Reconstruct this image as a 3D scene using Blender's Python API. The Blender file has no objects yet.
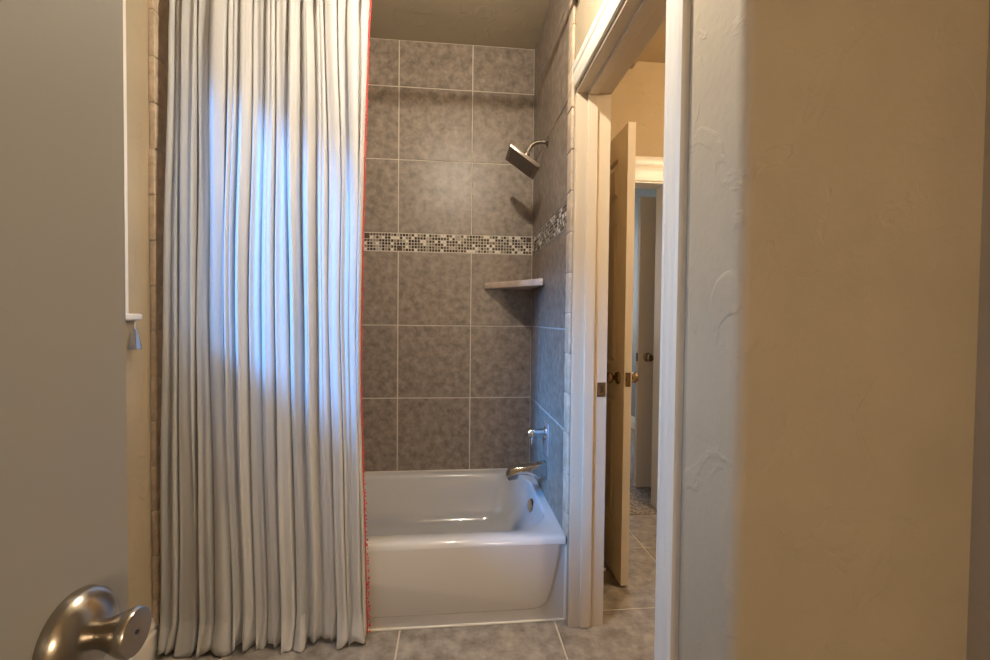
import bpy, bmesh, math, random
from mathutils import Vector, Matrix
random.seed(7)
C = bpy.context.scene.collection
SC = bpy.context.scene

# ------------------------------------------------------------------ camera
F, YAW, PITCH, ROLL, CH = 444.64, 0.0983, 0.0231, 0.0100, 1.2137
c, s = math.cos(YAW), math.sin(YAW)
r0, f0, z0 = Vector((c, -s, 0)), Vector((s, c, 0)), Vector((0, 0, 1))
cp, sp = math.cos(PITCH), math.sin(PITCH)
fwd, up0 = cp * f0 - sp * z0, cp * z0 + sp * f0
cr, sr = math.cos(ROLL), math.sin(ROLL)
right, up = cr * r0 + sr * up0, cr * up0 - sr * r0
cd = bpy.data.cameras.new('camera')
cd.sensor_fit = 'HORIZONTAL'; cd.sensor_width = 36.0; cd.lens = F / 990 * 36.0
cd.clip_start = 0.02
cam = bpy.data.objects.new('camera', cd); C.objects.link(cam)
m = Matrix((right, up, -fwd)).transposed().to_4x4(); m.translation = (0, 0, CH)
cam.matrix_world = m
SC.camera = cam
# ------------------------------------------------------------------ light
SC.view_settings.view_transform = 'Standard'
SC.view_settings.look = 'None'
SC.view_settings.exposure = 0.0
SC.view_settings.gamma = 1.0
SC.view_settings.use_curve_mapping = False

w = bpy.data.worlds.new('sky'); SC.world = w; w.use_nodes = True
nt = w.node_tree; bg = nt.nodes['Background']
tc = nt.nodes.new('ShaderNodeTexCoord'); sx = nt.nodes.new('ShaderNodeSeparateXYZ')
rp = nt.nodes.new('ShaderNodeValToRGB')
nt.links.new(tc.outputs['Generated'], sx.inputs[0]); nt.links.new(sx.outputs['Z'], rp.inputs['Fac'])
el = rp.color_ramp.elements
el[0].position = 0.0; el[0].color = (0.10, 0.09, 0.08, 1)
el[1].position = 0.12; el[1].color = (0.36, 0.58, 0.98, 1)
e = el.new(0.02); e.color = (0.22, 0.24, 0.28, 1)
nt.links.new(rp.outputs['Color'], bg.inputs['Color']); bg.inputs['Strength'].default_value = 7.0


def light(name, kind, loc, energy, color, **kw):
    d = bpy.data.lights.new(name, kind); d.energy = energy; d.color = color
    for k, v in kw.items(): setattr(d, k, v)
    o = bpy.data.objects.new(name, d); o.location = loc; C.objects.link(o)
    return o


sun = light('sun', 'SUN', (-4, -3, 4), 10.5, (0.08, 0.38, 1.0), angle=math.radians(14))
sun.rotation_euler = Vector((1, 0.889, -0.62)).to_track_quat('-Z', 'Y').to_euler()
por = light('sky_portal', 'AREA', (-1.21, 0.85, 1.73), 1, (1, 1, 1), shape='RECTANGLE', size=1.35, size_y=1.1)
por.rotation_euler = Vector((1, 0, 0)).to_track_quat('-Z', 'Y').to_euler()
por.data.cycles.is_portal = True
light('bathroom_bulb', 'POINT', (0.03, 1.12, 2.43), 46, (1.0, 0.89, 0.74), shadow_soft_size=0.03)
light('entry_fill', 'POINT', (0.75, -2.2, 1.6), 72, (1.0, 0.82, 0.61), shadow_soft_size=0.15)  # added fill behind the camera, brightens nook and lower curtain; no real lamp
light('hall_bulb', 'POINT', (1.9, 1.2, 2.35), 66, (1.0, 0.80, 0.56), shadow_soft_size=0.08)
bd = light('bedroom_daylight', 'AREA', (1.2, 5.6, 1.7), 26, (0.95, 0.97, 1.0), shape='RECTANGLE', size=1.4, size_y=1.4)
bd.rotation_euler = Vector((0.1, -1, -0.25)).to_track_quat('-Z', 'Y').to_euler()


# ------------------------------------------------------------------ materials
def mat(name, col, rough=0.5, metal=0.0, var=0.0, vscale=8.0, bump=0.0, bscale=40.0, var2=None, spec=0.5, detail=4.0, coat=0.0):
    m = bpy.data.materials.new(name); m.use_nodes = True
    n = m.node_tree.nodes; l = m.node_tree.links
    b = n['Principled BSDF']
    b.inputs['Roughness'].default_value = rough; b.inputs['Metallic'].default_value = metal
    b.inputs['Specular IOR Level'].default_value = spec
    b.inputs['Coat Weight'].default_value = coat
    t = n.new('ShaderNodeTexCoord')
    if var > 0:
        no = n.new('ShaderNodeTexNoise'); no.inputs['Scale'].default_value = vscale
        no.inputs['Detail'].default_value = detail; no.inputs['Roughness'].default_value = 0.65
        l.new(t.outputs['Object'], no.inputs['Vector'])
        r = n.new('ShaderNodeValToRGB')
        lo = [max(0, x * (1 - var)) for x in col]; hi = [min(1, x * (1 + var)) for x in col]
        if var2: hi = var2
        r.color_ramp.elements[0].position = 0.32; r.color_ramp.elements[0].color = (*lo, 1)
        r.color_ramp.elements[1].position = 0.68; r.color_ramp.elements[1].color = (*hi, 1)
        l.new(no.outputs['Fac'], r.inputs['Fac']); l.new(r.outputs['Color'], b.inputs['Base Color'])
    else:
        b.inputs['Base Color'].default_value = (*col, 1)
    if bump > 0:
        n2 = n.new('ShaderNodeTexNoise'); n2.inputs['Scale'].default_value = bscale
        n2.inputs['Detail'].default_value = 5.0
        l.new(t.outputs['Object'], n2.inputs['Vector'])
        bp = n.new('ShaderNodeBump'); bp.inputs['Strength'].default_value = bump; bp.inputs['Distance'].default_value = 0.01
        l.new(n2.outputs['Fac'], bp.inputs['Height']); l.new(bp.outputs['Normal'], b.inputs['Normal'])
    return m


def plaster(name, col, rough=0.6):
    """hand-trowelled plaster: fine grain plus sparse raised trowel ridges"""
    m = mat(name, col, rough, var=0.05, vscale=3.0, bump=0.10, bscale=60, spec=0.25)
    n = m.node_tree.nodes; l = m.node_tree.links
    t = [x for x in n if x.type == 'TEX_COORD'][0]; bp = [x for x in n if x.type == 'BUMP'][0]
    no = n.new('ShaderNodeTexNoise'); no.inputs['Scale'].default_value = 7.0; no.inputs['Detail'].default_value = 6
    no.inputs['Distortion'].default_value = 1.2
    l.new(t.outputs['Object'], no.inputs['Vector'])
    r = n.new('ShaderNodeValToRGB'); e = r.color_ramp.elements
    e[0].position = 0.56; e[0].color = (0, 0, 0, 1); e[1].position = 0.62; e[1].color = (1, 1, 1, 1)
    l.new(no.outputs['Fac'], r.inputs['Fac'])
    b2 = n.new('ShaderNodeBump'); b2.inputs['Strength'].default_value = 0.30; b2.inputs['Distance'].default_value = 0.004
    l.new(r.outputs['Color'], b2.inputs['Height']); l.new(bp.outputs['Normal'], b2.inputs['Normal'])
    l.new(b2.outputs['Normal'], n['Principled BSDF'].inputs['Normal'])
    return m


M_PLASTER = plaster('beige_plaster', (0.43, 0.355, 0.245))
M_ORANGE = plaster('warm_tan_plaster', (0.44, 0.34, 0.205))
M_BLUEGREY = plaster('blue_grey_plaster', (0.27, 0.285, 0.28))
M_TRIM = mat('white_trim_paint', (0.76, 0.715, 0.63), 0.35)
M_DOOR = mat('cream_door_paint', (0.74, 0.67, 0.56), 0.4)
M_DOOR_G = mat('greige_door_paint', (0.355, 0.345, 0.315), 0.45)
M_JAMB = mat('cream_jamb_paint', (0.66, 0.56, 0.42), 0.4)
M_TILE = mat('grey_brown_tile', (0.210, 0.165, 0.126), 0.40, var=0.28, vscale=24.0, var2=(0.350, 0.280, 0.218), bump=0.06, bscale=70, detail=8)
M_GROUT = mat('pale_grout', (0.62, 0.55, 0.46), 0.8)
M_FLOOR = mat('grey_floor_tile', (0.235, 0.208, 0.178), 0.35, var=0.3, vscale=15.0, var2=(0.42, 0.375, 0.325), bump=0.05, bscale=60, detail=8)
M_STONE = mat('tumbled_travertine', (0.54, 0.415, 0.285), 0.55, var=0.2, vscale=22.0, var2=(0.68, 0.54, 0.40), bump=0.35, bscale=55)
M_TUB = mat('tub_enamel', (0.59, 0.57, 0.535), 0.12, coat=0.4)
M_CHROME = mat('chrome', (0.62, 0.61, 0.60), 0.12, metal=1.0)
M_SATIN = mat('satin_chrome', (0.70, 0.69, 0.68), 0.35, metal=0.85)
M_NICKEL = mat('brushed_nickel', (0.40, 0.365, 0.32), 0.24, metal=1.0)
M_NICKEL_D = mat('dark_nickel', (0.30, 0.26, 0.22), 0.32, metal=1.0)
M_BRONZE = mat('aged_bronze', (0.34, 0.25, 0.16), 0.25, metal=1.0)
M_SPRAY = mat('spray_face', (0.20, 0.17, 0.145), 0.4, metal=0.7)
M_DARK = mat('dark_recess', (0.02, 0.018, 0.016), 0.6)
M_SHELF = mat('pinkish_tan_stone', (0.56, 0.42, 0.31), 0.45, var=0.12, vscale=20, var2=(0.68, 0.53, 0.41))
M_RED = mat('red_trim', (0.62, 0.06, 0.055), 0.8)
M_RUBBER = mat('white_rubber', (0.75, 0.73, 0.70), 0.6)
M_CARPET = mat('brown_speckled_carpet', (0.09, 0.07, 0.055), 0.95, var=0.6, vscale=95, var2=(0.60, 0.52, 0.45), bump=0.8, bscale=140, spec=0.1)
MOS = [mat('mosaic_' + k, v, 0.2) for k, v in (('brown', (0.045, 0.03, 0.022)), ('umber', (0.12, 0.085, 0.06)),
       ('taupe', (0.27, 0.22, 0.17)), ('grey', (0.42, 0.38, 0.33)), ('cream', (0.78, 0.72, 0.62)))]


def fabric():
    m = bpy.data.materials.new('white_satin_voile'); m.use_nodes = True
    n = m.node_tree.nodes; l = m.node_tree.links
    b = n['Principled BSDF']; b.inputs['Base Color'].default_value = (0.70, 0.685, 0.665, 1)
    b.inputs['Roughness'].default_value = 0.42; b.inputs['Specular IOR Level'].default_value = 0.35
    tr = n.new('ShaderNodeBsdfTranslucent'); tr.inputs['Color'].default_value = (0.70, 0.685, 0.665, 1)
    mx = n.new('ShaderNodeMixShader'); mx.inputs[0].default_value = 0.34
    l.new(b.outputs[0], mx.inputs[1]); l.new(tr.outputs[0], mx.inputs[2])
    l.new(mx.outputs[0], n['Material Output'].inputs['Surface'])
    t = n.new('ShaderNodeTexCoord'); mp = n.new('ShaderNodeMapping'); mp.inputs['Scale'].default_value = (1, 1, 0.35)
    no = n.new('ShaderNodeTexNoise'); no.inputs['Scale'].default_value = 34; no.inputs['Detail'].default_value = 3
    no.inputs['Distortion'].default_value = 1.5
    l.new(t.outputs['Object'], mp.inputs['Vector']); l.new(mp.outputs[0], no.inputs['Vector'])
    bp = n.new('ShaderNodeBump'); bp.inputs['Strength'].default_value = 0.30; bp.inputs['Distance'].default_value = 0.008
    l.new(no.outputs['Fac'], bp.inputs['Height']); l.new(bp.outputs[0], b.inputs['Normal'])
    return m


M_FABRIC = fabric()


def glass(name, tint, gloss=0.12):
    m = bpy.data.materials.new(name); m.use_nodes = True
    n = m.node_tree.nodes; l = m.node_tree.links
    n.remove(n['Principled BSDF'])
    a = n.new('ShaderNodeBsdfTransparent'); a.inputs['Color'].default_value = (*tint, 1)
    g = n.new('ShaderNodeBsdfGlossy'); g.inputs['Roughness'].default_value = 0.05
    mx = n.new('ShaderNodeMixShader'); mx.inputs[0].default_value = gloss
    l.new(a.outputs[0], mx.inputs[1]); l.new(g.outputs[0], mx.inputs[2]); l.new(mx.outputs[0], n['Material Output'].inputs['Surface'])
    return m


M_GLASS = glass('window_glass', (0.96, 0.98, 1.0), 0.06)
M_CLEAR = glass('clear_plastic', (0.80, 0.79, 0.77), 0.25)


# ------------------------------------------------------------------ mesh helpers
class MB:
    def __init__(self): self.bm = bmesh.new()

    def _take(self, src, mi=0):
        me = bpy.data.meshes.new('tmp'); src.to_mesh(me); src.free()
        n0 = len(self.bm.faces)
        self.bm.from_mesh(me); bpy.data.meshes.remove(me)
        self.bm.faces.ensure_lookup_table()
        for f in self.bm.faces[n0:]: f.material_index = mi
        return self

    def box(self, x0, x1, y0, y1, zz0, zz1, bev=0.0, mi=0, seg=2, mtx=None):
        b = bmesh.new(); bmesh.ops.create_cube(b, size=1)
        for v in b.verts:
            v.co = Vector(((x0 + x1) / 2 + v.co.x * (x1 - x0), (y0 + y1) / 2 + v.co.y * (y1 - y0), (zz0 + zz1) / 2 + v.co.z * (zz1 - zz0)))
        if bev > 0: bmesh.ops.bevel(b, geom=b.edges[:], offset=bev, segments=seg, profile=0.5, affect='EDGES')
        if mtx: b.transform(mtx)
        return self._take(b, mi)

    def prism(self, pts, vec, bev=0.0, mi=0, seg=2):
        """closed polygon of 3-D points pushed along vec"""
        b = bmesh.new(); v = Vector(vec)
        a = [b.verts.new(p) for p in pts]; d = [b.verts.new(Vector(p) + v) for p in pts]
        b.faces.new(a); b.faces.new(d[::-1]); n = len(pts)
        for i in range(n): b.faces.new((a[i], d[i], d[(i + 1) % n], a[(i + 1) % n]))
        bmesh.ops.recalc_face_normals(b, faces=b.faces[:])
        if bev > 0: bmesh.ops.bevel(b, geom=b.edges[:], offset=bev, segments=seg, profile=0.5, affect='EDGES')
        return self._take(b, mi)

    def tube(self, path, rad, n=14, cap=True, mi=0):
        b = bmesh.new(); path = [Vector(p) for p in path]
        if not hasattr(rad, '__len__'): rad = [rad] * len(path)
        rings = []; ref = None
        for i, p in enumerate(path):
            d = (path[min(i + 1, len(path) - 1)] - path[max(i - 1, 0)]).normalized()
            if ref is None: ref = d.orthogonal().normalized()
            u = (ref - d * ref.dot(d)).normalized(); ref = u; v = d.cross(u)
            rings.append([b.verts.new(p + (u * math.cos(2 * math.pi * k / n) + v * math.sin(2 * math.pi * k / n)) * rad[i]) for k in range(n)])
        for a, d in zip(rings, rings[1:]):
            for k in range(n): b.faces.new((a[k], a[(k + 1) % n], d[(k + 1) % n], d[k]))
        if cap: b.faces.new(rings[0][::-1]); b.faces.new(rings[-1])
        bmesh.ops.recalc_face_normals(b, faces=b.faces[:])
        return self._take(b, mi)

    def lathe(self, prof, origin, axis, n=36, mi=0):
        """prof = [(distance along axis, radius)]"""
        ax = Vector(axis).normalized(); o = Vector(origin)
        return self.tube([o + ax * (p[0] + i * 1e-6) for i, p in enumerate(prof)], [max(p[1], 1e-4) for p in prof], n, True, mi)

    def ball(self, cen, r, mi=0, seg=8):
        b = bmesh.new(); bmesh.ops.create_uvsphere(b, u_segments=seg, v_segments=max(4, seg // 2 + 1), radius=r)
        bmesh.ops.translate(b, verts=b.verts[:], vec=cen)
        return self._take(b, mi)

    def build(self, name, mats, parent=None, smooth=None):
        me = bpy.data.meshes.new(name)
        if smooth is not None:
            for f in self.bm.faces: f.smooth = True
        self.bm.to_mesh(me); self.bm.free()
        for x in (mats if isinstance(mats, (list, tuple)) else [mats]): me.materials.append(x)
        if smooth: me.set_sharp_from_angle(angle=math.radians(smooth))
        o = bpy.data.objects.new(name, me); C.objects.link(o)
        if parent:
            o.parent = parent; o.matrix_parent_inverse = parent.matrix_world.inverted()
        return o


def empty(name, loc):
    o = bpy.data.objects.new(name, None); o.location = loc; o.empty_display_size = 0.1
    o.matrix_world = Matrix.Translation(loc); C.objects.link(o); return o


def tag(o, label, cat, group=None, kind=None):
    o['label'] = label; o['category'] = cat
    if group: o['group'] = group
    if kind: o['kind'] = kind
    return o


def struct(o, label=None):
    o['kind'] = 'structure'
    if label: o['label'] = label
    return o


# ------------------------------------------------------------------ setting
R, D, L = 0.471, 2.547, -1.058
TY = 1.725          # tub front
JY = 1.71           # far jamb of the doorway
NY = 0.940          # near jamb of the doorway
HX = 0.610          # hall side of the doorway wall
HZ = 2.11           # doorway head
CZ = 2.767
WY0, WY1, WZ0, WZ1 = 0.20, 1.472, 1.222, 2.26   # bathroom window
FX, FZ = -0.36, CZ
FRY = -0.31         # entry wall

# floor: individual slabs over a grout bed, one mesh
def floor_slabs():
    b = MB(); b.box(-1.3, 3.2, -2.6, 2.66, -0.05, -0.003, mi=1)
    xs = [0.425 + 0.615 * k for k in range(-4, 6)]; ys = [1.785 + 0.485 * k for k in range(-9, 3)]
    g = 0.0035
    for x in xs:
        for y in ys:
            x0, x1, y0, y1 = max(x - 0.615 + g, -1.3), min(x - g, 3.2), max(y - 0.485 + g, -2.6), min(y - g, 2.66)
            if x1 - x0 > 0.01 and y1 - y0 > 0.01: b.box(x0, x1, y0, y1, -0.02, 0.0, 0.0015, seg=1)
    return b.build('floor', [M_FLOOR, M_GROUT])
struct(floor_slabs())

b = MB(); b.box(-1.3, 1.10, -2.6, 2.7, CZ, CZ + 0.1); struct(b.build('ceiling', M_PLASTER))

# left wall with its window opening
b = MB()
x0 = L - 0.14
b.box(x0, L, -0.31, WY0, 0, CZ); b.box(x0, L, WY1, D + 0.1, 0, CZ)
b.box(x0, L, WY0, WY1, 0, WZ0); b.box(x0, L, WY0, WY1, WZ1, CZ)
struct(b.build('wall_left', M_PLASTER))

# right wall: near piece with a rounded corner, header, alcove piece
b = MB()
NW = 0.69           # nook wall face
cx, cy, rr = R + 0.022, NW + 0.022, 0.022
pts = [(R, NY, 0)] + [(cx - rr * math.cos(a), cy - rr * math.sin(a), 0) for a in [k * math.pi / 2 / 8 for k in range(9)]]
pts += [(1.05, NW, 0), (1.05, NW + 0.10, 0), (HX, NW + 0.10, 0), (HX, NY, 0)]
b.prism(pts, (0, 0, CZ))
b.box(R, HX, NY, JY, HZ, CZ)
b.box(R, HX, JY, D + 0.1, 0, CZ)
wr = b.build('wall_right', M_PLASTER, smooth=30); struct(wr)
b = MB(); b.box(0.915, 1.05, FRY - 0.12, NW, 0, CZ); struct(b.build('wall_side', M_PLASTER))

b = MB(); b.box(L - 0.14, HX, D + 0.008, D + 0.14, 0, CZ); struct(b.build('wall_back', M_PLASTER))
# short wall the entry door hangs on; the rest is open to the room behind
b = MB(); b.box(L - 0.14, -0.37, FRY - 0.12, FRY, 0, CZ)
struct(b.build('wall_entry', M_PLASTER))
b = MB(); b.box(-1.3, -1.2, -2.6, FRY - 0.12, 0, CZ); b.box(1.05, 1.15, -2.6, FRY - 0.12, 0, CZ); b.box(-1.3, 1.15, -2.7, -2.6, 0, CZ)
struct(b.build('wall_corridor', M_PLASTER))

# tiled faces: slabs on a grout bed
ZR = [0.345, 0.765, 1.178, 1.592]
ZU = [1.694, 2.104, 2.507, CZ - 0.004]
def tiles(name, axis, cuts, rows, face, depth):
    b = MB(); g = 0.0030
    lo, hi = cuts[0], cuts[-1]
    if axis == 'y': b.box(lo, hi, face + 0.003, face + 0.0079, rows[0], rows[-1], mi=1)
    else: b.box(face + 0.003, face + 0.0079, lo, hi, rows[0], rows[-1], mi=1)
    for a0, a1 in zip(cuts, cuts[1:]):
        for q0, q1 in zip(rows, rows[1:]):
            if axis == 'y': b.box(a0 + g, a1 - g, face, face + 0.006, q0 + g, q1 - g, 0.0012, seg=1)
            else: b.box(face, face + 0.006, a0 + g, a1 - g, q0 + g, q1 - g, 0.0012, seg=1)
    return struct(b.build(name, [M_TILE, M_GROUT]))
bx = [L, -0.709, -0.299, 0.111, R - 0.0075]
tiles('wall_back_tile_lower', 'y', bx, ZR, D, 0); tiles('wall_back_tile_upper', 'y', bx, ZU, D, 0)
ry = [1.775, 2.31, D]
tiles('wall_right_tile_lower', 'x', ry, ZR, R - 0.008, 0); tiles('wall_right_tile_upper', 'x', ry, ZU, R - 0.008, 0)
def ltiles(rows, name):
    b = MB(); b.box(L, L + 0.004, 1.775, D, rows[0], rows[-1], mi=1)
    for a0, a1 in zip([1.775, 2.137, D], [2.137, D]):
        for q0, q1 in zip(rows, rows[1:]): b.box(L + 0.001, L + 0.008, a0 + 0.003, a1 - 0.003, q0 + 0.003, q1 - 0.003, 0.0012, seg=1)
    struct(b.build(name, [M_TILE, M_GROUT]))
ltiles([0.345, 0.765, 1.178, 1.592, 1.694, 2.104, 2.507, CZ - 0.004], 'wall_left_tile')

# mosaic bands
def mosaic(name, axis, a0, a1, face):
    b = MB(); zlo, zhi = 1.592, 1.694; p = 0.0163
    if axis == 'y': b.box(a0, a1, face + 0.002, face + 0.0079, zlo, zhi, mi=5)
    else: b.box(face + 0.002, face + 0.0079, a0, a1, zlo, zhi, mi=5)
    nz = 6; dz = (zhi - zlo - 0.003) / nz; na = int((a1 - a0) / p)
    used = set()
    for i in range(na):
        for k in range(nz):
            if (i, k) in used: continue
            w_, h_ = 1, 1
            if random.random() < 0.004 and k < nz - 1 and i < na - 1 and not {(i + 1, k), (i, k + 1), (i + 1, k + 1)} & used:
                w_ = h_ = 2; used |= {(i + 1, k), (i, k + 1), (i + 1, k + 1)}
            g = 0.0018
            q0, q1 = a0 + i * p + g, a0 + (i + w_) * p - g
            y0, y1 = zlo + 0.0015 + k * dz + g, zlo + 0.0015 + (k + h_) * dz - g
            mi = random.choices(range(5), (32, 22, 20, 10, 16))[0]
            if axis == 'y': b.box(q0, q1, face, face + 0.004, y0, y1, mi=mi)
            else: b.box(face, face + 0.004, q0, q1, y0, y1, mi=mi)
    return struct(b.build(name, MOS + [M_GROUT]), 'mosaic band of small brown, grey and cream squares')
mosaic('trim_1', 'y', L, R - 0.008, D); mosaic('trim_2', 'x', 1.775, D, R - 0.008)

# tumbled stone edging of the tub alcove, one column each side
def stones(name, x0, x1, y0, y1, zz0, zz1, off):
    b = MB(); p = 0.160; z = zz0 + off - p
    while z < zz1:
        a0, a1 = max(z, zz0), min(z + p, zz1)
        if a1 - a0 > 0.02:
            j = random.uniform(-0.0025, 0.0025)
            b.box(x0 + min(j, 0), x1 + max(j, 0), y0 + j, y1, a0 + 0.002, a1 - 0.002, 0.0035, seg=3)
        z += p
    b.box(x0 + 0.003, x1 - 0.003, y0 + 0.004, y1 - 0.002, zz0, zz1 - 0.002, mi=1)
    return struct(b.build(name, [M_STONE, M_GROUT], smooth=40), 'column of tumbled stone edging tiles')
stones('trim_3', L, L + 0.020, 1.68, 1.765, 0.10, CZ, 0.10)
stones('trim_4', R - 0.010, R, JY, 1.775, 0.352, CZ, 0.09)

# baseboard on the left wall
def base_prof(h=0.135, t=0.016):
    return [(0, 0), (t, 0), (t, h * 0.62), (t * 0.72, h * 0.68), (t * 0.72, h * 0.80), (t * 0.42, h * 0.90), (t * 0.38, h), (0, h)]
b = MB(); b.prism([(L + p, -0.30, q) for p, q in base_prof()], (0, 2.02, 0)); struct(b.build('baseboard_left', M_TRIM))
b = MB(); b.prism([(R + 0.03, NW - p, q) for p, q in base_prof()], (0.42, 0, 0)); struct(b.build('baseboard_nook', M_TRIM))

# doorway on the right wall: jamb lining, stop, moulded casing
CAS = [(w_ * 1.2, t) for w_, t in [(0, 0), (0, 0.010), (0.006, 0.013), (0.012, 0.011), (0.018, 0.014), (0.036, 0.016), (0.042, 0.014), (0.048, 0.019), (0.064, 0.021), (0.070, 0.017), (0.070, 0)]]
b = MB()
b.box(R + 0.002, HX, JY - 0.018, JY, 0, HZ)                      # far jamb
b.box(R + 0.045, R + 0.083, JY - 0.032, JY - 0.017, 0.004, HZ - 0.017, 0.002)
b.box(R + 0.002, HX, NY, NY + 0.018, 0, HZ)                      # near jamb
b.box(R + 0.045, R + 0.083, NY + 0.017, NY + 0.032, 0.004, HZ - 0.017, 0.002)
b.box(R + 0.002, HX, NY, JY, HZ - 0.018, HZ)                     # head
b.box(R + 0.045, R + 0.083, NY, JY, HZ - 0.032, HZ - 0.017, 0.002)
fr = struct(b.build('door_frame', M_JAMB), 'cream door lining of the doorway beside the tub')
b = MB()
yi = NY + 0.004
b.prism([(R - t, yi - w_, 0) for w_, t in CAS], (0, 0, HZ + 0.07))
b.prism([(R - t, yi - 0.084, HZ - 0.006 + w_) for w_, t in CAS], (0, JY - 0.03 - yi + 0.084, 0))
struct(b.build('trim_5', M_TRIM, smooth=25), 'white moulded casing round the doorway')
# strike plate in the far jamb (part of the frame)
sp_ = MB(); sp_.box(0.572, 0.606, JY - 0.0195, JY - 0.0178, 0.915, 0.972, 0.0006); sp_.box(0.582, 0.594, JY - 0.0202, JY - 0.019, 0.930, 0.957, mi=1)
o = sp_.build('strike_plate', [M_NICKEL, M_NICKEL_D], fr); o['label'] = 'metal latch strike plate'

# window in the left wall: casing, sill, sash and pane
b = MB()
b.prism([(L + t, WY1 - 0.004 + w_, WZ0) for w_, t in CAS], (0, 0, WZ1 - WZ0 + 0.065))
b.prism([(L + t, WY0 + 0.004 - w_, WZ0) for w_, t in CAS], (0, 0, WZ1 - WZ0 + 0.065))
b.prism([(L + t, WY0 - 0.066, WZ1 - 0.004 + w_) for w_, t in CAS], (0, WY1 - WY0 + 0.132, 0))
win = struct(b.build('window_1', M_TRIM, smooth=25))
b = MB(); b.box(L - 0.10, L + 0.030, WY0 - 0.105, WY1 + 0.128, WZ0 - 0.022, WZ0, 0.006, seg=3); b.build('window_sill', M_TRIM, win, smooth=30)
b = MB()
for a0, a1 in ((WY0, WY0 + 0.035), (WY1 - 0.035, WY1), (0.835, 0.865)): b.box(L - 0.125, L - 0.09, a0, a1, WZ0, WZ1)
b.box(L - 0.125, L - 0.09, WY0, WY1, WZ0, WZ0 + 0.035); b.box(L - 0.125, L - 0.09, WY0, WY1, WZ1 - 0.035, WZ1)
b.build('window_frame', M_TRIM, win)
b = MB(); b.box(L - 0.110, L - 0.106, WY0 + 0.03, WY1 - 0.03, WZ0 + 0.03, WZ1 - 0.03); b.build('pane', M_GLASS, win)

# ------------------------------------------------------------------ doors
def door_leaf(w_, h, t, panels):
    """leaf in local coords x 0..w, y -t/2..t/2, z 0..h with panels sunk in both faces"""
    b = MB(); xs = sorted({0, w_} | {p[0] for p in panels} | {p[1] for p in panels}); zs = sorted({0, h} | {p[2] for p in panels} | {p[3] for p in panels})
    for x0, x1 in zip(xs, xs[1:]):
        for q0, q1 in zip(zs, zs[1:]):
            cx, cz = (x0 + x1) / 2, (q0 + q1) / 2
            if any(p[0] < cx < p[1] and p[2] < cz < p[3] for p in panels): continue
            b.box(x0, x1, -t / 2, t / 2, q0, q1)
    bmesh.ops.remove_doubles(b.bm, verts=b.bm.verts[:], dist=1e-5)
    for p in panels:
        x0, x1, q0, q1 = p
        for sg in (-1, 1):
            def q(i, d): return [(x0 + i, sg * d, q0 + i), (x1 - i, sg * d, q0 + i), (x1 - i, sg * d, q1 - i), (x0 + i, sg * d, q1 - i)]
            loops = [q(0, t / 2), q(0.012, t / 2 - 0.009), q(0.022, t / 2 - 0.009), q(0.040, t / 2 - 0.002)]
            vs = [[b.bm.verts.new(v) for v in lp] for lp in loops]
            for a, d in zip(vs, vs[1:]):
                for i in range(4):
                    f = (a[i], a[(i + 1) % 4], d[(i + 1) % 4], d[i]); b.bm.faces.new(f if sg < 0 else f[::-1])
            b.bm.faces.new(vs[-1] if sg < 0 else vs[-1][::-1])
    return b

def six_panels(w_, h):
    st, mid = 0.115, 0.10; a = [(st, (w_ - mid) / 2), ((w_ + mid) / 2, w_ - st)]
    rows = [(0.24, 0.84), (0.99, 1.66), (1.77, h - 0.12)]
    return [(x0, x1, q0, q1) for x0, x1 in a for q0, q1 in rows]

def knob(name, parent, origin, axis, mt, scale=1.0):
    """rose, neck and flared round knob turned about one axis"""
    s_ = scale
    b = MB(); b.lathe([(0, 0.032 * s_), (0.003 * s_, 0.033 * s_), (0.008 * s_, 0.030 * s_), (0.012 * s_, 0.022 * s_), (0.014 * s_, 0.014 * s_)], origin, axis)
    k = b.build(name, mt, parent, smooth=50)
    b = MB(); b.lathe([(0.010 * s_, 0.011 * s_), (0.024 * s_, 0.011 * s_), (0.030 * s_, 0.017 * s_), (0.038 * s_, 0.0255 * s_), (0.046 * s_, 0.028 * s_), (0.055 * s_, 0.025 * s_), (0.060 * s_, 0.016 * s_), (0.062 * s_, 0.0)], origin, axis)
    b.build('grip', mt, k, smooth=50)
    return k

# the open entry door close by on the left
DT = 0.036
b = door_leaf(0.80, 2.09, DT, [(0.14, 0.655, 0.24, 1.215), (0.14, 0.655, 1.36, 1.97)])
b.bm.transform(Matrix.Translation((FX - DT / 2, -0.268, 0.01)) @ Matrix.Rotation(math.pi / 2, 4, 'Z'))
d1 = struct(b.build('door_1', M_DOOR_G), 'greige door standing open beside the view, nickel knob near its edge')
ko = (FX, 0.457, 0.907)
b = MB(); b.lathe([(0, 0.041), (0.004, 0.0425), (0.012, 0.041), (0.020, 0.034), (0.025, 0.024), (0.027, 0.014)], ko, (1, 0, 0), 48)
k1 = b.build('door_knob', M_NICKEL, d1, smooth=50); k1['label'] = 'round brushed nickel knob on its rose'
b = MB(); b.lathe([(0.022, 0.0125), (0.030, 0.0130), (0.036, 0.0150), (0.044, 0.0185), (0.051, 0.0215), (0.056, 0.0223), (0.0585, 0.021), (0.059, 0.017), (0.0585, 0.0)], ko, (1, 0, 0), 48)
b.build('grip', M_NICKEL, k1, smooth=40)
b = MB(); b.lathe([(0.0580, 0.0022), (0.0592, 0.0022), (0.0592, 0.0)], ko, (1, 0, 0), 12); o = b.build('release_hole', M_DARK, k1); o['label'] = 'small dark release hole'
b = MB(); b.box(FX - DT, FX, 0.5316, 0.5323, 0.875, 0.932, 0.0005); b.build('latch_plate', M_NICKEL, d1)

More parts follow.
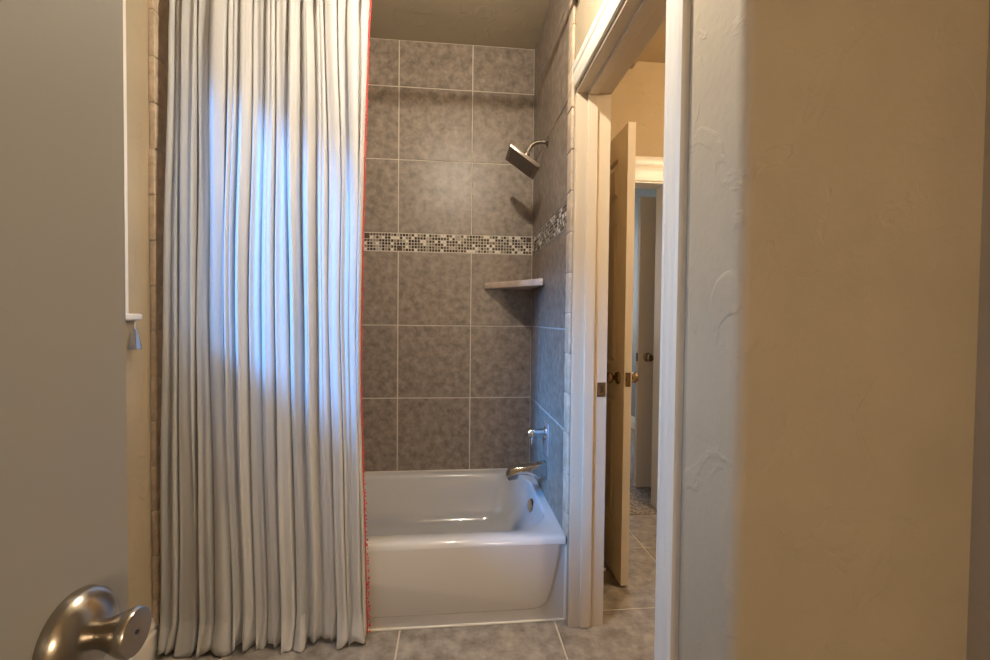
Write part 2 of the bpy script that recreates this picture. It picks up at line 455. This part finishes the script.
# six-panel door standing open in the hall
LX = 0.775
b = door_leaf(0.755, 2.085, 0.035, six_panels(0.755, 2.085))
b.bm.transform(Matrix.Translation((LX + 0.0175, 1.925, 0.012)) @ Matrix.Rotation(math.pi / 2, 4, 'Z'))
d2 = struct(b.build('door_2', M_DOOR), 'cream panelled door standing open in the hall, seen edge-on')
knob('door_knob', d2, (LX, 1.995, 0.95), (-1, 0, 0), M_BRONZE, 0.92)
knob('door_knob', d2, (LX + 0.035, 1.995, 0.95), (1, 0, 0), M_BRONZE, 0.92)
b = MB(); b.box(LX + 0.005, LX + 0.030, 1.9238, 1.9255, 0.918, 0.982, 0.0004); b.tube([(LX + 0.0175, 1.9255, 0.95), (LX + 0.0175, 1.918, 0.95)], 0.007)
b.build('latch_plate', M_BRONZE, d2)

# hall beyond the doorway
HY = 2.68
b = MB()
b.box(HX, 0.795, HY, HY + 0.12, 0, 2.85); b.box(1.335, 3.1, HY, HY + 0.12, 0, 2.85); b.box(0.795, 1.335, HY, HY + 0.12, 2.085, 2.85)
struct(b.build('wall_hall_far', M_ORANGE))
b = MB(); b.box(HX + 0.001, HX + 0.006, NW + 0.101, NY - 0.02, 0, 2.85); b.box(HX + 0.001, HX + 0.006, JY + 0.02, HY, 0, 2.85); b.box(HX + 0.001, HX + 0.006, NY - 0.02, JY + 0.02, HZ + 0.02, 2.85)
b.box(2.7, 2.8, NW + 0.1, HY, 0, 2.85); b.box(HX + 0.006, 2.7, NW + 0.101, NW + 0.11, 0, 2.85)
struct(b.build('wall_hall_side', M_ORANGE))
b = MB(); b.box(HX, 2.8, NW, HY, 2.815, 2.9); struct(b.build('ceiling_hall', M_ORANGE))
b = MB()
CH2 = [(w_ * 1.75, t) for w_, t in CAS]
b.prism([(0.70, HY - t, 2.083 + w_) for w_, t in CH2], (0.75, 0, 0))
b.prism([(1.331 + w_, HY - t, 0) for w_, t in CAS], (0, 0, 2.083))
b.box(1.325, 1.337, HY - 0.002, HY + 0.122, 0, 2.085); b.box(0.793, 0.805, HY - 0.002, HY + 0.122, 0, 2.085); b.box(0.793, 1.337, HY - 0.002, HY + 0.122, 2.073, 2.087)
struct(b.build('trim_6', M_TRIM, smooth=25), 'white casing round the bedroom doorway')

# bedroom beyond the hall
b = MB(); b.box(0.3, 4.6, 2.66, 6.2, -0.05, 0.004); struct(b.build('floor_carpet', M_CARPET))
b = MB(); b.box(2.06, 2.16, 4.0, 6.1, 0, 2.8); b.box(0.2, 0.3, HY + 0.12, 6.1, 0, 2.8); b.box(0.2, 4.6, 6.1, 6.2, 0, 2.8); b.box(4.5, 4.6, HY + 0.12, 6.1, 0, 2.8)
struct(b.build('wall_bedroom', M_BLUEGREY))
b = MB(); b.box(0.2, 4.6, HY + 0.12, 6.2, 2.8, 2.9); struct(b.build('ceiling_bedroom', M_PLASTER))
b = MB(); b.prism([(2.06 - p, 4.0, 0.004 + q) for p, q in base_prof(0.13)], (0, 2.1, 0)); struct(b.build('baseboard_bedroom', M_TRIM))
b = door_leaf(0.74, 2.09, 0.035, six_panels(0.74, 2.09))
b.bm.transform(Matrix.Translation((1.338, 3.09, 0.012)) @ Matrix.Rotation(math.radians(2), 4, 'Z'))
d3 = struct(b.build('door_3', M_DOOR), 'cream door standing ajar over the carpet in the room past the hall')
knob('door_knob', d3, (1.408, 3.074, 0.955), (0, -1, 0), M_BRONZE, 1.0)
b = MB(); b.box(1.336, 1.3385, 3.077, 3.103, 0.925, 0.985); b.build('latch_plate', M_BRONZE, d3)

# ------------------------------------------------------------------ bathtub
def rrect(x0, x1, y0, y1, r, z, n=10):
    o = []
    for cx, cy, a in ((x1 - r, y1 - r, 0), (x0 + r, y1 - r, 90), (x0 + r, y0 + r, 180), (x1 - r, y0 + r, 270)):
        for k in range(n + 1):
            t = math.radians(a + 90 * k / n); o.append(Vector((cx + r * math.cos(t), cy + r * math.sin(t), z)))
    return o
TX0, TX1, TY1, TZ = L + 0.002, R - 0.003, D - 0.002, 0.345
tub = empty('bathtub', ((TX0 + TX1) / 2, (TY + TY1) / 2, 0))
b = MB(); bm = b.bm
loops = [rrect(TX0 + 0.004, TX1 - 0.004, TY + 0.014, TY1, 0.004, 0.0),
         rrect(TX0 + 0.004, TX1 - 0.004, TY + 0.014, TY1, 0.004, TZ - 0.055),
         rrect(TX0, TX1, TY + 0.005, TY1, 0.006, TZ - 0.034),
         rrect(TX0, TX1, TY, TY1, 0.008, TZ - 0.026), rrect(TX0, TX1, TY + 0.002, TY1, 0.009, TZ - 0.014), rrect(TX0, TX1, TY + 0.008, TY1, 0.010, TZ - 0.005), rrect(TX0, TX1, TY + 0.018, TY1, 0.012, TZ - 0.001), rrect(TX0, TX1, TY + 0.030, TY1, 0.014, TZ),
         rrect(-0.975, 0.432, TY + 0.066, D - 0.058, 0.19, TZ + 0.001), rrect(-0.968, 0.426, TY + 0.074, D - 0.066, 0.185, TZ - 0.004),
         rrect(-0.962, 0.421, TY + 0.081, D - 0.073, 0.16, TZ - 0.018), rrect(-0.945, 0.411, TY + 0.090, D - 0.082, 0.16, TZ - 0.08),
         rrect(-0.90, 0.375, TY + 0.110, D - 0.105, 0.16, 0.16), rrect(-0.86, 0.335, TY + 0.125, D - 0.125, 0.16, 0.115),
         rrect(-0.80, 0.295, TY + 0.165, D - 0.165, 0.14, 0.092), rrect(-0.60, 0.20, TY + 0.30, D - 0.30, 0.09, 0.085)]
vs = [[bm.verts.new(p) for p in lp] for lp in loops]
n = len(vs[0])
for a, d in zip(vs, vs[1:]):
    for k in range(n): bm.faces.new((a[k], a[(k + 1) % n], d[(k + 1) % n], d[k]))
bm.faces.new(vs[-1])
b.build('basin', M_TUB, tub, smooth=35)
# raised apron panel with swept lower corner
ap = [(TX0 + 0.004, 0.062)] + [(0.335, 0.066)]
ap += [(0.362, 0.072), (0.380, 0.090), (0.396, 0.130), (0.412, 0.190), (0.426, 0.250), (0.434, 0.300), (0.436, TZ - 0.024), (TX0 + 0.004, TZ - 0.024)]
b = MB(); bm = b.bm; o_ = 0.016
ap2 = [(TX0 + 0.004, 0.062 - o_), (0.335, 0.066 - o_), (0.372, 0.072 - o_), (0.396, 0.090 - o_ * .6), (0.414, 0.130 - o_ * .3), (0.430, 0.190), (0.443, 0.250), (0.450, 0.300), (0.452, TZ - 0.025), (TX0 + 0.004, TZ - 0.025)]
ap[-1] = (TX0 + 0.004, TZ - 0.025); ap[-2] = (0.436, TZ - 0.025)
def apl(pts, y): return [bm.verts.new((x, y, z)) for x, z in pts]
mid_ = [((p[0] * 2 + q[0]) / 3, (p[1] * 2 + q[1]) / 3) for p, q in zip(ap, ap2)]
A_, B_, C_ = apl(ap, TY), apl(mid_, TY + 0.003), apl(ap2, TY + 0.0145)
bm.faces.new(A_)
for a, d in ((A_, B_), (B_, C_)):
    for k in range(len(a)): bm.faces.new((a[k], a[(k + 1) % len(a)], d[(k + 1) % len(a)], d[k]))
bmesh.ops.recalc_face_normals(bm, faces=bm.faces[:])
b.build('apron_panel', M_TUB, tub, smooth=45)
b = MB(); b.box(TX0, R, TY + 0.007, TY + 0.016, 0.0005, 0.007, 0.002); o = b.build('caulk_bead', M_TRIM, tub); o['label'] = 'white caulk line'
b = MB(); b.box(TX0, TX1, D - 0.007, D - 0.001, TZ, TZ + 0.006); b.build('caulk_bead', M_TRIM, tub)
b = MB(); b.box(TX1 - 0.006, TX1 + 0.0025, TY + 0.006, TY + 0.016, 0.007, TZ - 0.03); b.build('caulk_bead', M_TRIM, tub)
ov = MB(); ov.lathe([(0, 0.036), (0.004, 0.036), (0.009, 0.030), (0.011, 0.016), (0.011, 0.0)], (0.412, 2.20, 0.275), (-1, -0.25, 0.15))
ov = ov.build('overflow_plate', M_CHROME, tub, smooth=40); ov['label'] = 'round chrome overflow plate'
dr = MB(); dr.lathe([(0, 0.030), (0.004, 0.030), (0.006, 0.022), (0.005, 0.0)], (0.17, 2.13, 0.083), (0, 0, 1)); dr.build('drain', M_CHROME, tub, smooth=40)

# ------------------------------------------------------------------ fittings on the right alcove wall
FXW = R - 0.008
sh = tag(empty('rain_shower', (FXW, 2.16, 2.085)), 'square shower head on a bent arm from the tiled wall', 'shower head')
b = MB(); b.lathe([(0, 0.028), (0.004, 0.029), (0.010, 0.024), (0.014, 0.014)], (FXW, 2.16, 2.085), (-1, 0, 0)); o = b.build('flange', M_CHROME, sh, smooth=40); o['label'] = 'pale chrome wall flange'
path = [(FXW, 2.16, 2.085), (0.426, 2.16, 2.084), (0.400, 2.16, 2.078), (0.379, 2.16, 2.060), (0.366, 2.16, 2.038), (0.357, 2.16, 2.016)]
b = MB(); b.tube(path, 0.0105); b.build('arm', M_NICKEL, sh, smooth=40)
b = MB(); b.lathe([(-0.012, 0.013), (0.0, 0.016), (0.010, 0.016), (0.022, 0.012), (0.032, 0.024)], (0.360, 2.16, 2.021), (-0.57, 0, -0.82)); b.build('swivel', M_NICKEL, sh, smooth=40)
hm = Matrix.Translation((0.338, 2.155, 1.980)) @ Matrix.Rotation(math.radians(35), 4, 'Y')
b = MB(); b.box(-0.086, 0.086, -0.086, 0.086, -0.010, 0.010, 0.004, mtx=hm); pl = b.build('spray_plate', M_NICKEL_D, sh, smooth=30)
b = MB(); b.box(-0.070, 0.070, -0.070, 0.070, -0.0125, -0.009, 0.001, mtx=hm)
for i in range(8):
    for j in range(8):
        p = hm @ Vector((-0.058 + 0.0166 * i, -0.058 + 0.0166 * j, -0.013)); b.ball(p, 0.0022, mi=1, seg=6)
b.build('nozzle_panel', [M_SPRAY, M_NICKEL_D], pl)

va = tag(empty('shower_valve', (FXW, 2.095, 0.643)), 'chrome tub valve with a round handle on a tall wall plate', 'valve')
b = MB(); b.box(FXW - 0.007, FXW, 2.045, 2.145, 0.565, 0.722, 0.004, seg=3); b.build('wall_plate', M_SATIN, va, smooth=30)
b = MB(); b.lathe([(0.006, 0.030), (0.012, 0.030), (0.016, 0.022), (0.050, 0.021), (0.054, 0.024), (0.088, 0.024), (0.094, 0.020), (0.095, 0.0)], (FXW, 2.095, 0.672), (-1, 0, 0))
hd = b.build('handle', M_CHROME, va, smooth=40)
b = MB(); b.tube([(FXW - 0.075, 2.095, 0.665), (FXW - 0.077, 2.08, 0.625), (FXW - 0.079, 2.078, 0.615)], [0.008, 0.0065, 0.005]); b.build('lever', M_CHROME, hd, smooth=40)

spt = MB(); y0, wd = 2.075, 0.05
prof = [(x_, z_ + 0.016) for x_, z_ in [(FXW, 0.520), (FXW, 0.437), (FXW - 0.05, 0.447), (FXW - 0.105, 0.459), (FXW - 0.135, 0.462), (FXW - 0.142, 0.438), (FXW - 0.186, 0.434), (FXW - 0.196, 0.452), (FXW - 0.178, 0.490), (FXW - 0.15, 0.497), (FXW - 0.10, 0.500), (FXW - 0.05, 0.505)]]
spt.prism([(x, y0, z) for x, z in prof], (0, wd, 0), 0.004)
tub_spout = tag(spt.build('tub_spout', M_CHROME, smooth=30), 'chrome tub spout reaching out over the tub rim', 'tub spout')

b = MB(); b.prism([(0.456, D - 0.002, 1.388), (0.185, D - 0.002, 1.388), (0.190, D - 0.022, 1.388), (0.436, 2.195, 1.388), (0.456, 2.190, 1.388)], (0, 0, 0.034), 0.004)
tag(b.build('corner_shelf', M_SHELF, smooth=30), 'tan stone corner shelf on the tiled wall under the shower head', 'shelf')

# ------------------------------------------------------------------ shower curtain
PXT = [  # fold valleys read at four heights (x in metres on the curtain line)
    (2.42, [166, 180, 196, 210, 225, 238, 251, 263, 275, 286, 298, 311, 323, 335, 347, 356, 367]),
    (1.80, [163, 181, 195, 209, 224, 236, 248, 261, 274, 286, 299, 314, 327, 339, 350, 357, 363]),
    (1.17, [160, 179, 193, 208, 222, 234, 246, 259, 274, 288, 301, 315, 328, 339, 349, 354, 359]),
    (0.20, [157, 177, 197, 214, 230, 241, 252, 265, 279, 294, 306, 319, 336, 346, 354, 359, 364]),
    (0.00, [156, 176, 197, 214, 230, 241, 252, 265, 280, 295, 307, 320, 337, 348, 356, 361, 367])]
CYL = 1.668
def px2x(px, z):
    """x on the curtain plane for a column at height z"""
    # inverse of the camera above for the vertical plane y = CYL
    lo, hi = -1.4, 0.4
    for _ in range(40):
        mid = (lo + hi) / 2; v = Vector((mid, CYL, z - CH)); d = v.dot(fwd); q = 495 + F * v.dot(right) / d
        if q < px: lo = mid
        else: hi = mid
    return lo
LV = [(z, [px2x(p, z) for p in a]) for z, a in PXT]
NF = 16
rnd = random.Random(5)
amp = [rnd.uniform(0.012, 0.024) for _ in range(NF)]
skew = [rnd.uniform(-0.4, 0.4) for _ in range(NF)]
lat = [rnd.choice([-1, 1]) * rnd.uniform(0.0, 0.006) for _ in range(NF)]
ph = [rnd.uniform(0, 6.28) for _ in range(NF)]
amp[-1] = 0.010; amp[-2] = 0.018
prof_k = []
for i in range(NF):
    # each fold: flat faces meeting at creases, some with a second smaller pleat
    e0 = rnd.uniform(0.10, 0.30); e1 = rnd.uniform(0.70, 0.92); md = rnd.uniform(0.42, 0.58)
    prof_k.append([(0, 0), (e0, rnd.uniform(0.75, 1.0)), (md, rnd.uniform(0.55, 1.05)), (e1, rnd.uniform(0.55, 1.0)), (1, 0)])
def profile(i, t):
    k = prof_k[i]
    for (a_, p_), (d_, q_) in zip(k, k[1:]):
        if t <= d_:
            f_ = (t - a_) / (d_ - a_); f_ = 0.45 * f_ + 0.55 * f_ * f_ * (3 - 2 * f_)
            return p_ + (q_ - p_) * f_
    return 0.0
poc = [(rnd.uniform(2.24, 2.35), rnd.choice([0.3, 0.7, 1.0])) for _ in range(NF + 1)]
def valleys(z):
    """fold lines blended smoothly (Hermite) between the measured heights"""
    Z = [q[0] for q in LV]
    for j in range(len(LV) - 1):
        if z >= Z[j + 1] or j == len(LV) - 2:
            t = max(0, min(1, (Z[j] - z) / (Z[j] - Z[j + 1]))); h = Z[j] - Z[j + 1]; out = []
            for i in range(NF + 1):
                def sl(k):
                    k0, k1 = max(k - 1, 0), min(k + 1, len(Z) - 1)
                    return (LV[k1][1][i] - LV[k0][1][i]) / (Z[k0] - Z[k1])
                a_, d_ = LV[j][1][i], LV[j + 1][1][i]; ma, md = sl(j) * h, sl(j + 1) * h
                out.append((2 * t**3 - 3 * t**2 + 1) * a_ + (t**3 - 2 * t**2 + t) * ma + (3 * t**2 - 2 * t**3) * d_ + (t**3 - t**2) * md)
            return out
ZT = 2.405
NZ, NU = 110, 20
zs = [ZT * (1 - (i / NZ)) + 0.006 * (i / NZ) for i in range(NZ + 1)]
b = MB(); bm = b.bm; grid = []
for z in zs:
    V = valleys(z); row = []
    hem = max(0.0, (0.11 - z) / 0.11)                  # flare of the hem
    top = max(0.0, (z - 2.22) / 0.185)                  # pinched pleats under the heading
    for i in range(NF):
        for k in range(NU + (1 if i == NF - 1 else 0)):
            t = k / NU; x = V[i] + (V[i + 1] - V[i]) * t
            hump = profile(i, t)
            A = amp[i] * (1 + 0.22 * math.sin(1.7 * z + ph[i])) * (1 - 0.25 * top) * (1 + 0.55 * hem)
            y = CYL + 0.030 - A * 1.55 * hump
            # narrow gathered pockets under the heading
            vd = min(t, 1 - t)
            kk = i if t < 0.5 else i + 1
            lim = max(0.0, (z - poc[kk][0]) / (ZT - poc[kk][0]))
            if lim > 0: y += 0.030 * poc[kk][1] * lim * max(0.0, 1 - vd / (0.10 + 0.22 * lim))
            y += 0.0025 * math.sin(2 * math.pi * t * 2 + ph[i] + 0.8 * z) * (0.4 + 0.6 * math.sin(0.9 * z + ph[i] * 2) ** 2)
            y += 0.004 * math.sin(3.1 * z + ph[i] * 1.3) * math.sin(math.pi * t)
            y -= 0.020 * hem * (0.5 + 0.5 * math.sin(ph[i] * 3)) * math.sin(math.pi * t)
            x += lat[i] * math.sin(2 * math.pi * t) * 1.5 + 0.011 * hem * math.sin(ph[i] + 5 * t)
            x += 0.0015 * math.sin(7 * z + ph[i])
            zz = z + (0.024 * math.sin(ph[i] * 2.2 + 2.6 * t) * hem if z < 0.11 else 0)
            row.append(bm.verts.new((x, y, max(zz, 0.004))))
    grid.append(row)
for a, d in zip(grid, grid[1:]):
    for p in range(len(a) - 1): bm.faces.new((a[p], a[p + 1], d[p + 1], d[p]))
edge_line = [r_[-1].co.copy() for r_ in grid]
hem_line = [v.co.copy() for v in min(grid, key=lambda r_: abs(r_[0].co.z - 0.11))]
top_line = [v.co.copy() for v in min(grid, key=lambda r_: abs(r_[0].co.z - 2.33))]
cur_pos = Vector((-0.68, CYL, 0.004))
cur = tag(empty('shower_curtain', cur_pos), 'floor-length white satin shower curtain with red trim down one edge', 'curtain')
pan = b.build('drape', M_FABRIC, cur, smooth=180)
sol = pan.modifiers.new('thickness', 'SOLIDIFY'); sol.thickness = 0.0012
# stitched hem and heading lines
b = MB()
b.tube([p + Vector((0, -0.0012, 0)) for p in hem_line], 0.0012, 5); b.build('hem_seam', M_FABRIC, cur, smooth=60)
b = MB(); b.tube([p + Vector((0, -0.0012, 0)) for p in top_line], 0.0012, 5); b.build('heading_seam', M_FABRIC, cur, smooth=60)
# red pompom trim down the free edge
b = MB(); tape = []
for p in edge_line: tape.append(p + Vector((0.003, -0.001, 0)))
b.tube(tape, 0.0022, 6)
dense = []
for a, d in zip(edge_line, edge_line[1:]):
    for k in range(3): dense.append(a.lerp(d, k / 3))
for k, p in enumerate(dense):
    if k % 2 == 0:
        wdt = 0.003 + 0.010 * max(0, 1 - p.z / 0.9)
        b.ball(p + Vector((0.003 + rnd.uniform(0.3, 1) * wdt, rnd.uniform(-0.004, 0.004), rnd.uniform(-0.005, 0.005))), rnd.uniform(0.0020, 0.0036) * (1 + 0.5 * max(0, 1 - p.z / 0.7)), seg=6)
o = b.build('pompom_trim', M_RED, cur, smooth=60); o['label'] = 'red pompom trim'

# rod with rings just above the picture (its shadow crosses the tiles)
rod = tag(empty('curtain_rod', (L, 1.675, 2.44)), 'straight metal rod the white shower curtain hangs from', 'curtain rod')
b = MB(); b.tube([(L + 0.001, 1.675, 2.44), (R - 0.001, 1.675, 2.44)], 0.0125, 16); b.build('pole', M_NICKEL, rod, smooth=40)
for xx, ax in ((L, (1, 0, 0)), (R, (-1, 0, 0))):
    b = MB(); b.lathe([(0.0005, 0.032), (0.006, 0.032), (0.018, 0.018), (0.02, 0.0)], (xx, 1.675, 2.44), ax); b.build('end_flange', M_NICKEL, rod, smooth=40)

# ------------------------------------------------------------------ small things
# spring door stop low on the hall wall
ds = tag(empty('door_stop', (HX + 0.006, 2.02, 0.036)), 'small spring door stop with a white tip near the hall floor', 'door stop')
b = MB(); b.lathe([(0, 0.011), (0.006, 0.010), (0.008, 0.006)], (HX + 0.006, 2.02, 0.036), (1, 0, 0), 16); b.build('base', M_BRONZE, ds, smooth=40)
b = MB(); b.tube([(HX + 0.012 + 0.095 * k / 160, 2.02 + 0.0055 * math.cos(k * 0.63), 0.036 + 0.0055 * math.sin(k * 0.63)) for k in range(161)], 0.0014, 5); b.build('spring', M_BRONZE, ds, smooth=60)
b = MB(); b.lathe([(0.098, 0.007), (0.112, 0.0085), (0.122, 0.006), (0.123, 0.0)], (HX + 0.006, 2.02, 0.036), (1, 0, 0), 14); b.build('tip', M_RUBBER, ds, smooth=40)

# clear cord pull below the sill end
tx, ty = L + 0.020, 1.575
tp = tag(empty('cord_pull', (tx, ty, 1.105)), 'clear plastic cord pull hanging under the end of the white window sill', 'cord pull')
b = MB(); b.lathe([(0, 0.019), (0.003, 0.0195), (0.030, 0.014), (0.062, 0.007), (0.070, 0.004)], (tx, ty, 1.105), (0, 0, 1), 8); b.build('tassel', M_CLEAR, tp)
b = MB(); b.tube([(tx, ty, 1.170), (tx, ty, WZ0 - 0.026)], 0.0014, 6); b.build('cord', M_RUBBER, tp)

# ceiling lamp that lights the bathroom (above the picture)
cl = tag(empty('ceiling_light', (0.03, 1.12, CZ)), 'small pendant lamp hanging from the bathroom ceiling', 'ceiling light')
b = MB(); b.lathe([(0, 0.06), (0.012, 0.06), (0.022, 0.03), (0.024, 0.0)], (0.03, 1.12, CZ), (0, 0, -1)); b.build('canopy', M_NICKEL, cl, smooth=40)
b = MB(); b.tube([(0.03, 1.12, CZ - 0.02), (0.03, 1.12, 2.52)], 0.006); b.lathe([(0, 0.018), (0.03, 0.02), (0.04, 0.0)], (0.03, 1.12, 2.55), (0, 0, -1)); b.build('stem', M_NICKEL, cl, smooth=40)

tag(tub, 'cream alcove bathtub against the grey tiled wall', 'bathtub')
